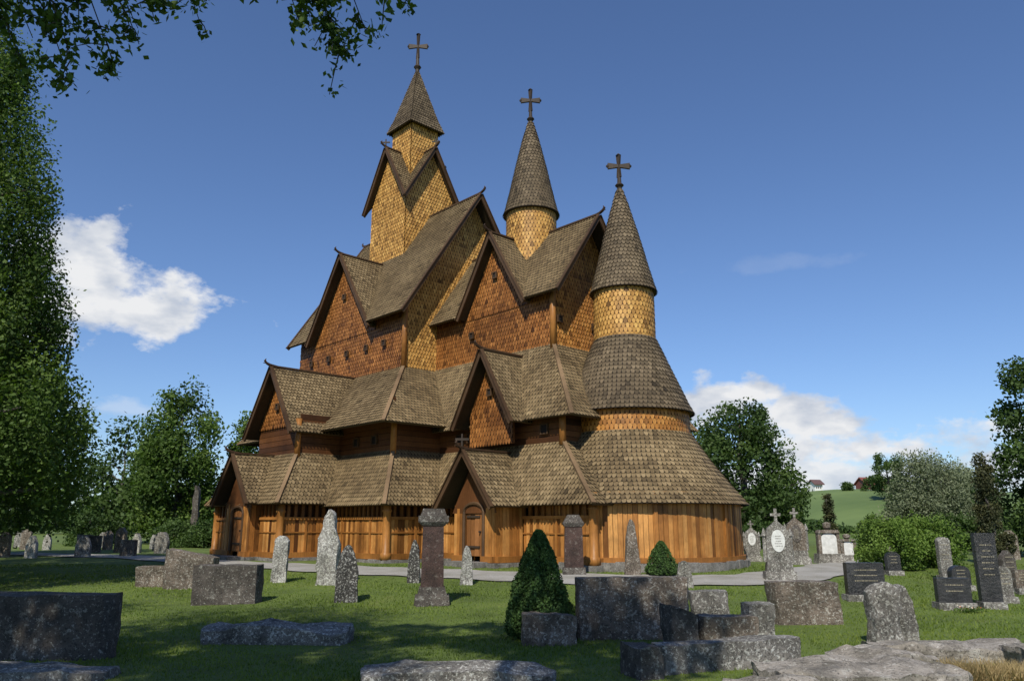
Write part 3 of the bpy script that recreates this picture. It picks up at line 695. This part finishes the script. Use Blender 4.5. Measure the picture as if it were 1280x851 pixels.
def polished(x,y,w,h,label,kind,rows,rz=0,mat=None,base=True):
    r=monument(x,y,rz,label,'polished_gravestone'); z0=.12
    part(r,'base',M_ST_GREY,lambda m:prism(m,w*1.15,.36,w*1.12,.34,-.05,.12))
    part(r,'tablet',mat or M_ST_BLACK,lambda m:tablet(m,w,.16,z0,h,kind)); inscr(r,w*.75,-.083,z0+(h-z0)*.35,h*.88,rows)
polished(7.2,16.4,.76,.74,"wide low polished dark gravestone with small lettering",'flat',3)
polished(8.32,15.2,.6,.56,"low black polished gravestone with two lines of lettering",'flat',2,-.1)
polished(9.08,15.3,.37,1.38,"tall black polished gravestone with carved lettering",'flat',6,-.15)
polished(10.95,20.2,.3,1.05,"narrow pale-topped dark gravestone",'arch',4,0,M_ST_GREY)
polished(11.9,19.2,.36,.8,"dark upright gravestone at grave bed",'gothic',3,.2,M_ST_DARK)
polished(10.15,18.2,.45,.55,"low black gravestone near bushes",'arch',3,.1); polished(11.2,17.6,.4,.5,"low weathered gravestone near bushes",'flat',3,0,M_ST_BRN)
polished(10.2,21.4,.36,.6,"low dark gravestone near bushes",'arch',3); polished(9.9,16.2,.3,.7,"slim grey gravestone with rounded top",'arch',3,.1,M_ST_GREY)
bases=[rough_mesh('gravestone',.55,.2,.8,'round',.015,0,91,M_ST_GREY,4),rough_mesh('gravestone',.7,.2,.65,'flat',.015,0,92,M_ST_DARK,4),rough_mesh('gravestone',.5,.2,1.0,'gable',.015,.1,93,M_ST_BRN,4),rough_mesh('gravestone',.45,.2,.9,'point',.015,.1,94,M_ST_LIGHT,4)]
pos=[(-27+i*1.25+random.uniform(-.4,.4),40+random.uniform(-3,6)) for i in range(13)]+[(-19+i*1.3,34.5+random.uniform(-1,2)) for i in range(4)]+[(-21+i*1.5,30+random.uniform(-2,2)) for i in range(5)]+[(9.3+i*1.05,29+random.uniform(-2,5)) for i in range(11)]+[(13+i*1.1,23+random.uniform(-1.2,2)) for i in range(4)]
for i,(x,y) in enumerate(pos):
    o=link(bpy.data.objects.new('gravestone',bases[i%4])); o.location=(x,y,G(x,y)); o.rotation_euler=(0,0,random.uniform(-.3,.3)); s=random.uniform(.8,1.15); o.scale=(s,s,s)
    tag(o,"small distant weathered gravestone on the lawn",'gravestone',GRP)

# ------------------------------------------------------------------ TREES
weep=[(.14,3.2),(.25,3.5),(.36,2.8),(.47,2.2),(.68,1.7),(.8,1.0),(1,.25)]
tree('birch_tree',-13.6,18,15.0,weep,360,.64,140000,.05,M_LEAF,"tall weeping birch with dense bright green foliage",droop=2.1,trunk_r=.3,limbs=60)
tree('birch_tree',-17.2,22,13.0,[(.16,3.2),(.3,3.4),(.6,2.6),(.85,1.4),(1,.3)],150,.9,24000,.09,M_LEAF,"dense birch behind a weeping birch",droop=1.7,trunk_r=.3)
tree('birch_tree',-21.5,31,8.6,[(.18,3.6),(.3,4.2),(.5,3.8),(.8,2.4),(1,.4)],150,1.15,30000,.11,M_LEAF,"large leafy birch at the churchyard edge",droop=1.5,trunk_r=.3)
rd=[(.12,.6),(.25,.9),(.5,1),(.75,.8),(.92,.45),(1,.1)]
def rp(s): return [(t,r*s) for t,r in rd]
def rpl(s): return [(.02,.7*s),(.2,1*s),(.5,1*s),(.75,.78*s),(.92,.45*s),(1,.1*s)]
tree('birch_tree',-21.5,50,9.6,rp(2.9),90,1.05,26000,.12,M_LEAF,"rounded birch with white trunk",droop=1.3,trunk_r=.22)
tree('birch_tree',-17.9,52,7.9,rp(1.35),40,.8,12000,.11,M_LEAF,"small birch behind the church",droop=1.3,trunk_r=.16)
tree('birch_tree',-27,54,7.5,rpl(3.4),60,1.2,9000,.15,M_LEAF2,"broad tree behind rows of gravestones",trunk_r=.2)
tree('broadleaf_tree',14.2,48,8.7,rpl(3.6),120,1.0,28000,.11,M_LEAF2,"large dark green leafy tree beside the church",trunk_r=.35)
tree('broadleaf_tree',11.3,51,8.6,rpl(3),70,1.1,12000,.13,M_LEAF2,"leafy tree partly hidden by the church",trunk_r=.25)
tree('broadleaf_tree',83,172,11.5,[(.1,2),(.3,3.2),(.6,3.5),(.85,2.6),(1,.5)],40,1.3,9000,.2,M_LEAF2,"round tree on the green hill",trunk_r=.4,gz=5.5)
for hx,hy,hs in ((90,196,2.2),(98,200,2.6),(73,150,1.6),(78,160,2.0),(70,140,1.5),(92,180,1.8),(109,205,3),(86,200,1.3)):
    tree('shrub',hx,hy,hs*1.5,rpl(hs),20,.8,1800,.22,M_LEAF2,"round bush on the meadow slope",'bush',trunk_r=.1,limbs=5,gz=max(0,HF(hx,hy))-.1)
tree('willow_tree',22.3,42,4.8,rpl(2.3),130,.75,34000,.065,M_LEAF3,"silvery grey-green willow with soft foliage",droop=1.4,trunk_r=.15)
tree('willow_tree',25.1,44,4.3,rpl(1.9),80,.7,18000,.065,M_LEAF3,"silvery grey-green willow with soft foliage",droop=1.4,trunk_r=.12)
tree('broadleaf_tree',21.5,30,8.1,rpl(2.6),120,.75,26000,.09,M_LEAF2,"dark leafy tree at the churchyard edge",trunk_r=.25)
tree('conifer_tree',15.5,25.5,3.7,[(.02,.5),(.3,.45),(.7,.26),(1,.03)],70,.25,12000,.04,M_CON2,"slender dark reddish-green conifer",trunk_r=.08)
tree('cypress_tree',18.1,45,3.2,[(.02,.35),(.4,.35),(.8,.2),(1,.04)],50,.22,5000,.05,M_CON2,"narrow dark columnar cypress",trunk_r=.07)
for x,y,h,r in ((10.9,23.0,1.4,.95),(12.3,23.6,1.4,.9)):
    tree('shrub',x,y,h,rpl(r),50,.34,14000,.04,M_LEAFB,"rounded bright green garden shrub",'bush',trunk_r=.05,limbs=20)
for x,y,h,r in ((21.3,46,1.7,1.2),(21.9,39,1.6,1.5),(-16.2,43,1.3,1.1),(-19.2,45,1.3,1.2),(-17.7,44,1.2,1.1),(26,36,2.2,1.9),(-25,47,2,1.6),(13.2,42,1.2,1.3)):
    tree('shrub',x,y,h,rpl(r),30,.5,5000,.08,M_LEAF2,"dense green shrub among the graves",'bush',trunk_r=.05,limbs=8)
def topiary(x,y,h,r,n,label):
    root=empty('clipped_conifer',(x,y,G(x,y))); tag(root,label,'bush','clipped conical conifers')
    t=rng.uniform(0,1,n)**1.4; a=rng.uniform(0,2*math.pi,n)
    bumpy=1+.09*np.sin(a*5+t*9)+.08*np.sin(a*9-t*17)+.05*np.sin(a*17+t*31)+rng.normal(0,.05,n)
    rr=r*np.minimum((1-t)**.72+.05,1.0)*np.where(t<.1,.75+2.5*t,1)*bumpy
    P=np.stack([rr*np.cos(a),rr*np.sin(a),.04+t*h],1)
    v,f,s=leaf_geo(P,.022,rng.normal(.5,.2,n)+.6*(bumpy-1)); fast('crown',v,f,s,M_CON,root)
    mb=MB(); mb.tube([(0,0,-.1),(0,0,h*.8)],[.05,.01],8); N=20
    for k in range(N):
        a0=2*math.pi*k/N;a1=2*math.pi*(k+1)/N
        for z0_,z1_ in ((.06,.5),(.5,.92)):
            q0=r*.8*((1-z0_)**.75);q1=r*.8*((1-z1_)**.75)
            mb.poly([(q0*math.cos(a0),q0*math.sin(a0),z0_*h),(q0*math.cos(a1),q0*math.sin(a1),z0_*h),(q1*math.cos(a1),q1*math.sin(a1),z1_*h),(q1*math.cos(a0),q1*math.sin(a0),z1_*h)],0)
    mb.obj('inner_branches',M_CON2,root)
topiary(.40,11.9,1.5,.48,32000,"bright green clipped conical conifer beside stone blocks")
topiary(3.95,21.1,.85,.42,9000,"small green clipped conical conifer near the church path")
def visible_low(x,y,z): return z>1.2+.80*max(y,0)+1.0 or x<-.75*y-1.2
tw=[];LP=[]
def twig(p0,p1,n=220,sp=.16,ns=16):
    p0=Vector(p0);p1=Vector(p1); pts=[]
    for i in range(9):
        t=i/8; p=p0.lerp(p1,t); p.z=p0.z+(p1.z-p0.z)*(t**1.7); p+=noise.noise_vector(p*1.3)*.12; pts.append(tuple(p))
    tw.append(pts)
    for s in range(ns):
        t=(1-(1-random.uniform(.0,1)**.8)*.42)*7.99; k=min(int(t),7); q=Vector(pts[k]).lerp(Vector(pts[k+1]),t-k)
        e=q+Vector((random.gauss(0,sp),random.gauss(0,sp),random.uniform(-.3,.02)))
        tw.append([tuple(q),tuple(q.lerp(e,.5)+Vector((0,0,.03))),tuple(e)])
        for i in range(int(n*1.7/ns)):
            LP.append(tuple(q.lerp(e,random.uniform(.1,1.08))+Vector((random.gauss(0,.05),random.gauss(0,.05),random.gauss(-.02,.05)))))
for i,(ex,ez) in enumerate(((-1.25,6.35),(-1.5,6.2),(-1.75,6.1),(-2.0,6.25),(-2.3,6.45),(-2.7,6.55),(-1.1,6.5),(-1.9,6.45),
     (-3.0,6.5),(-3.3,6.35),(-3.6,6.3),(-3.9,6.1),(-4.2,5.95),(-4.45,5.75),(-4.6,5.65),(-4.85,5.95),(-5.1,5.85),(-4.0,6.4),(-4.4,6.3),(-4.75,6.3),(-5.2,6.2))):
    twig((ex*.9-1.2-.1*(i%3),4.5,8.0+.1*(i%4)),(ex,7.0+.12*((i*7)%5-2),ez),210 if i not in (4,5,8) else 110,.14)
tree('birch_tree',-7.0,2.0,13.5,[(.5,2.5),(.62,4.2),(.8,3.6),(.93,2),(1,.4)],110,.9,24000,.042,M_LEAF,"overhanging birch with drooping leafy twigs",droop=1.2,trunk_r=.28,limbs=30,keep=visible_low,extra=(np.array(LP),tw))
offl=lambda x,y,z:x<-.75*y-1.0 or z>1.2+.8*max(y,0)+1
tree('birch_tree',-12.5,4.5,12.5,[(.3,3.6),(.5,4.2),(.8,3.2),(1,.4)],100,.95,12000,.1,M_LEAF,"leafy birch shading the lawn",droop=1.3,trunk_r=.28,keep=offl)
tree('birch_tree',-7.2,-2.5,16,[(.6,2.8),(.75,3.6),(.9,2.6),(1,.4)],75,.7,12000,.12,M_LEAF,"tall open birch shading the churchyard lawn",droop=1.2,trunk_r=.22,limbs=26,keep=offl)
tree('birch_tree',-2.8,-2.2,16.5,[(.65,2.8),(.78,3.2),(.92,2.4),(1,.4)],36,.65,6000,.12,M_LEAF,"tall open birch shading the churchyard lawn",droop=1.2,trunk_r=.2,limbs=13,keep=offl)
def belt(x0,x1,y,h,n,lf=.45):
    x=rng.uniform(x0,x1,n); c=h*(.75+.3*np.sin(x*.21)+.18*np.sin(x*.57+1)); z=rng.uniform(0,1,n)**.6*c
    P=np.stack([x,y+rng.normal(0,3,n),z],1); v,f,s=leaf_geo(P,lf,rng.normal(.4,.2,n)); o=fast('far_wood',v,f,s,M_LEAF2); o['kind']='stuff'; o['label']='distant dark green wood'; o['category']='wood'
belt(-130,38,110,5.5,24000); belt(74,170,130,5,12000); belt(38,76,118,2.0,6000,.3)
belt(60,200,350,11,9000)
def house(x,y,w,d,h,wallc,roofc,label):
    z=HF(x,y)-.3; r=empty('farmhouse',(x,y,z),.3); tag(r,label,'house')
    m1,nt,bs=nodes('painted_boards'); nt.links.new(ramp(nt,nz(nt,2,3),[(.3,tuple(c*.85 for c in wallc)),(.7,wallc)]),bs.inputs['Base Color'])
    m2,nt,bs=nodes('roof_tiles'); nt.links.new(ramp(nt,nz(nt,2,3),[(.3,tuple(c*.7 for c in roofc)),(.7,roofc)]),bs.inputs['Base Color'])
    def wl(mb):
        mb.box((0,0,h/2),(w,d,h))
        for s in (-1,1): mb.poly([(s*w/2,-d/2,h),(s*w/2,d/2,h),(s*w/2,0,h+d*.4)][::s])
    part(r,'wall',m1,wl)
    part(r,'roof',m2,lambda mb:[mb.hexa([(-w/2-.4,0,h+d*.44),(w/2+.4,0,h+d*.44),(w/2+.4,s*(d/2+.5),h-.2),(-w/2-.4,s*(d/2+.5),h-.2),(-w/2-.4,0,h+d*.44+.25),(w/2+.4,0,h+d*.44+.25),(w/2+.4,s*(d/2+.5),h+.05),(-w/2-.4,s*(d/2+.5),h+.05)]) for s in (-1,1)])
    for k in (-1,0,1): part(r,'window',M_VOID,lambda mb:mb.box((k*w/4,-d/2-.02,h*.55),(w*.1,.06,h*.3)))
house(84,216,2.6,2.4,2.0,(.75,.75,.72),(.14,.08,.07),"small white farmhouse on the green hill")
house(100.5,219,6.5,4,1.7,(.16,.05,.04),(.22,.07,.05),"red-roofed farmhouse on the green hill")
root=empty('flowering_plant',(8.35,14.75,G(8.35,14.75))); tag(root,"small clump of yellow and red grave flowers",'flowers')
P=rng.normal(size=(260,3))*[.12,.06,.025]+[0,0,.05]; v,f,s=leaf_geo(P,.022,rng.normal(.5,.2,260)); fast('foliage',v,f,s,M_LEAF,root)
m,nt,bs=nodes('petals'); at=nt.nodes.new('ShaderNodeAttribute'); at.attribute_name='shade'; nt.links.new(ramp(nt,at.outputs['Fac'],[(.3,(.5,.1,.03)),(.5,(.6,.4,.03)),(.7,(.6,.55,.4))]),bs.inputs['Base Color'])
P=rng.normal(size=(30,3))*[.13,.06,.02]+[0,0,.09]; v,f,s=leaf_geo(P,.016,rng.uniform(0,1,30)); fast('petals',v,f,s,m,root)

# ------------------------------------------------------------------ LIGHT / SKY
el=math.radians(46); sx,sy=-.24,-.97
sv=Vector((sx*math.cos(el),sy*math.cos(el),math.sin(el))).normalized()
L=bpy.data.lights.new('sun','SUN'); L.energy=5.0; L.angle=math.radians(.5); L.color=(1,.94,.82)
lo=link(bpy.data.objects.new('sun',L)); lo.rotation_euler=sv.to_track_quat('Z','Y').to_euler(); lo.location=(0,0,40)
w=bpy.data.worlds.new('World'); scene.world=w; w.use_nodes=True; nt=w.node_tree; bg=nt.nodes['Background']
try: w.cycles.sampling_method='MANUAL'; w.cycles.sample_map_resolution=256
except Exception: pass
sk=nt.nodes.new('ShaderNodeTexSky'); sk.sky_type='NISHITA'; sk.sun_disc=False; sk.sun_elevation=el; sk.sun_rotation=math.atan2(sx,sy); sk.air_density=1.0; sk.dust_density=.4; sk.ozone_density=3.0
tc=nt.nodes.new('ShaderNodeTexCoord')
def vm(op,a,b=None):
    n=nt.nodes.new('ShaderNodeVectorMath'); n.operation=op
    for s,v in ((n.inputs[0],a),(n.inputs[1],b)):
        if v is None: continue
        if isinstance(v,bpy.types.NodeSocket): nt.links.new(v,s)
        else: s.default_value=v
    return n
def mt(op,a,b=None,c=None,clamp=False):
    n=nt.nodes.new('ShaderNodeMath'); n.operation=op; n.use_clamp=clamp
    for s,v in zip(n.inputs,(a,b,c)):
        if v is None: continue
        if isinstance(v,bpy.types.NodeSocket): nt.links.new(v,s)
        else: s.default_value=v
    return n.outputs[0]
dirv=vm('NORMALIZE',tc.outputs['Generated']).outputs[0]
n1=nt.nodes.new('ShaderNodeTexNoise'); n1.inputs['Scale'].default_value=13; n1.inputs['Detail'].default_value=10; n1.inputs['Roughness'].default_value=.6
nt.links.new(vm('MULTIPLY',dirv,(1,1,1.7)).outputs[0],n1.inputs['Vector'])
nn=mt('MULTIPLY',mt('SUBTRACT',n1.outputs[0],.5),3.8)
total=None
for c,rx,rz,op in (((-.4395,.8639,.2458),.11,.035,1),((-.49,.822,.295),.07,.055,1),((-.47,.835,.262),.08,.05,1),((-.504,.832,.238),.1,.04,1),((.261,.953,.152),.075,.035,1),((.345,.926,.122),.1,.032,1),((.436,.896,.086),.15,.03,1),((.53,.85,.07),.12,.022,.95),((.4,.91,.055),.3,.032,.9),((-.47,.87,.13),.12,.012,.3),((.33,.90,.31),.09,.01,.08)):
    dd=vm('LENGTH',vm('MULTIPLY',vm('SUBTRACT',dirv,c).outputs[0],(1/rx,1/rx,1/rz)).outputs[0]).outputs['Value']
    v=mt('ADD',mt('SUBTRACT',1.0,dd),nn)
    v=mt('MULTIPLY',mt('SMOOTH_MIN',mt('MAXIMUM',mt('MULTIPLY',v,1.8),0),1,.3),op)
    total=v if total is None else mt('MAXIMUM',total,v)
total=mt('MINIMUM',total,1.0)
n2=nt.nodes.new('ShaderNodeTexNoise'); n2.inputs['Scale'].default_value=18; n2.inputs['Detail'].default_value=7; nt.links.new(vm('ADD',vm('MULTIPLY',dirv,(1,1,2)).outputs[0],(0,0,.03)).outputs[0],n2.inputs['Vector'])
cc=ramp(nt,n2.outputs[0],[(.35,(.62,.68,.79)),(.58,(.97,.98,1.0))])
cs=vm('MULTIPLY',cc,(8.3,8.3,8.3)).outputs[0]
skc=mixc(nt,1.0,sk.outputs[0],(.88,1.0,1.22),'MULTIPLY')
mx=mixc(nt,total,skc,cs)
nt.links.new(mx,bg.inputs[0]); bg.inputs[1].default_value=.105
# ------------------------------------------------------------------ CAMERA
cam=bpy.data.cameras.new('camera'); cam.lens=27; cam.sensor_width=36; cam.clip_end=4000
co=link(bpy.data.objects.new('camera',cam)); co.location=(0,0,1.2); co.rotation_euler=(math.radians(90+13.49),0,0); scene.camera=co
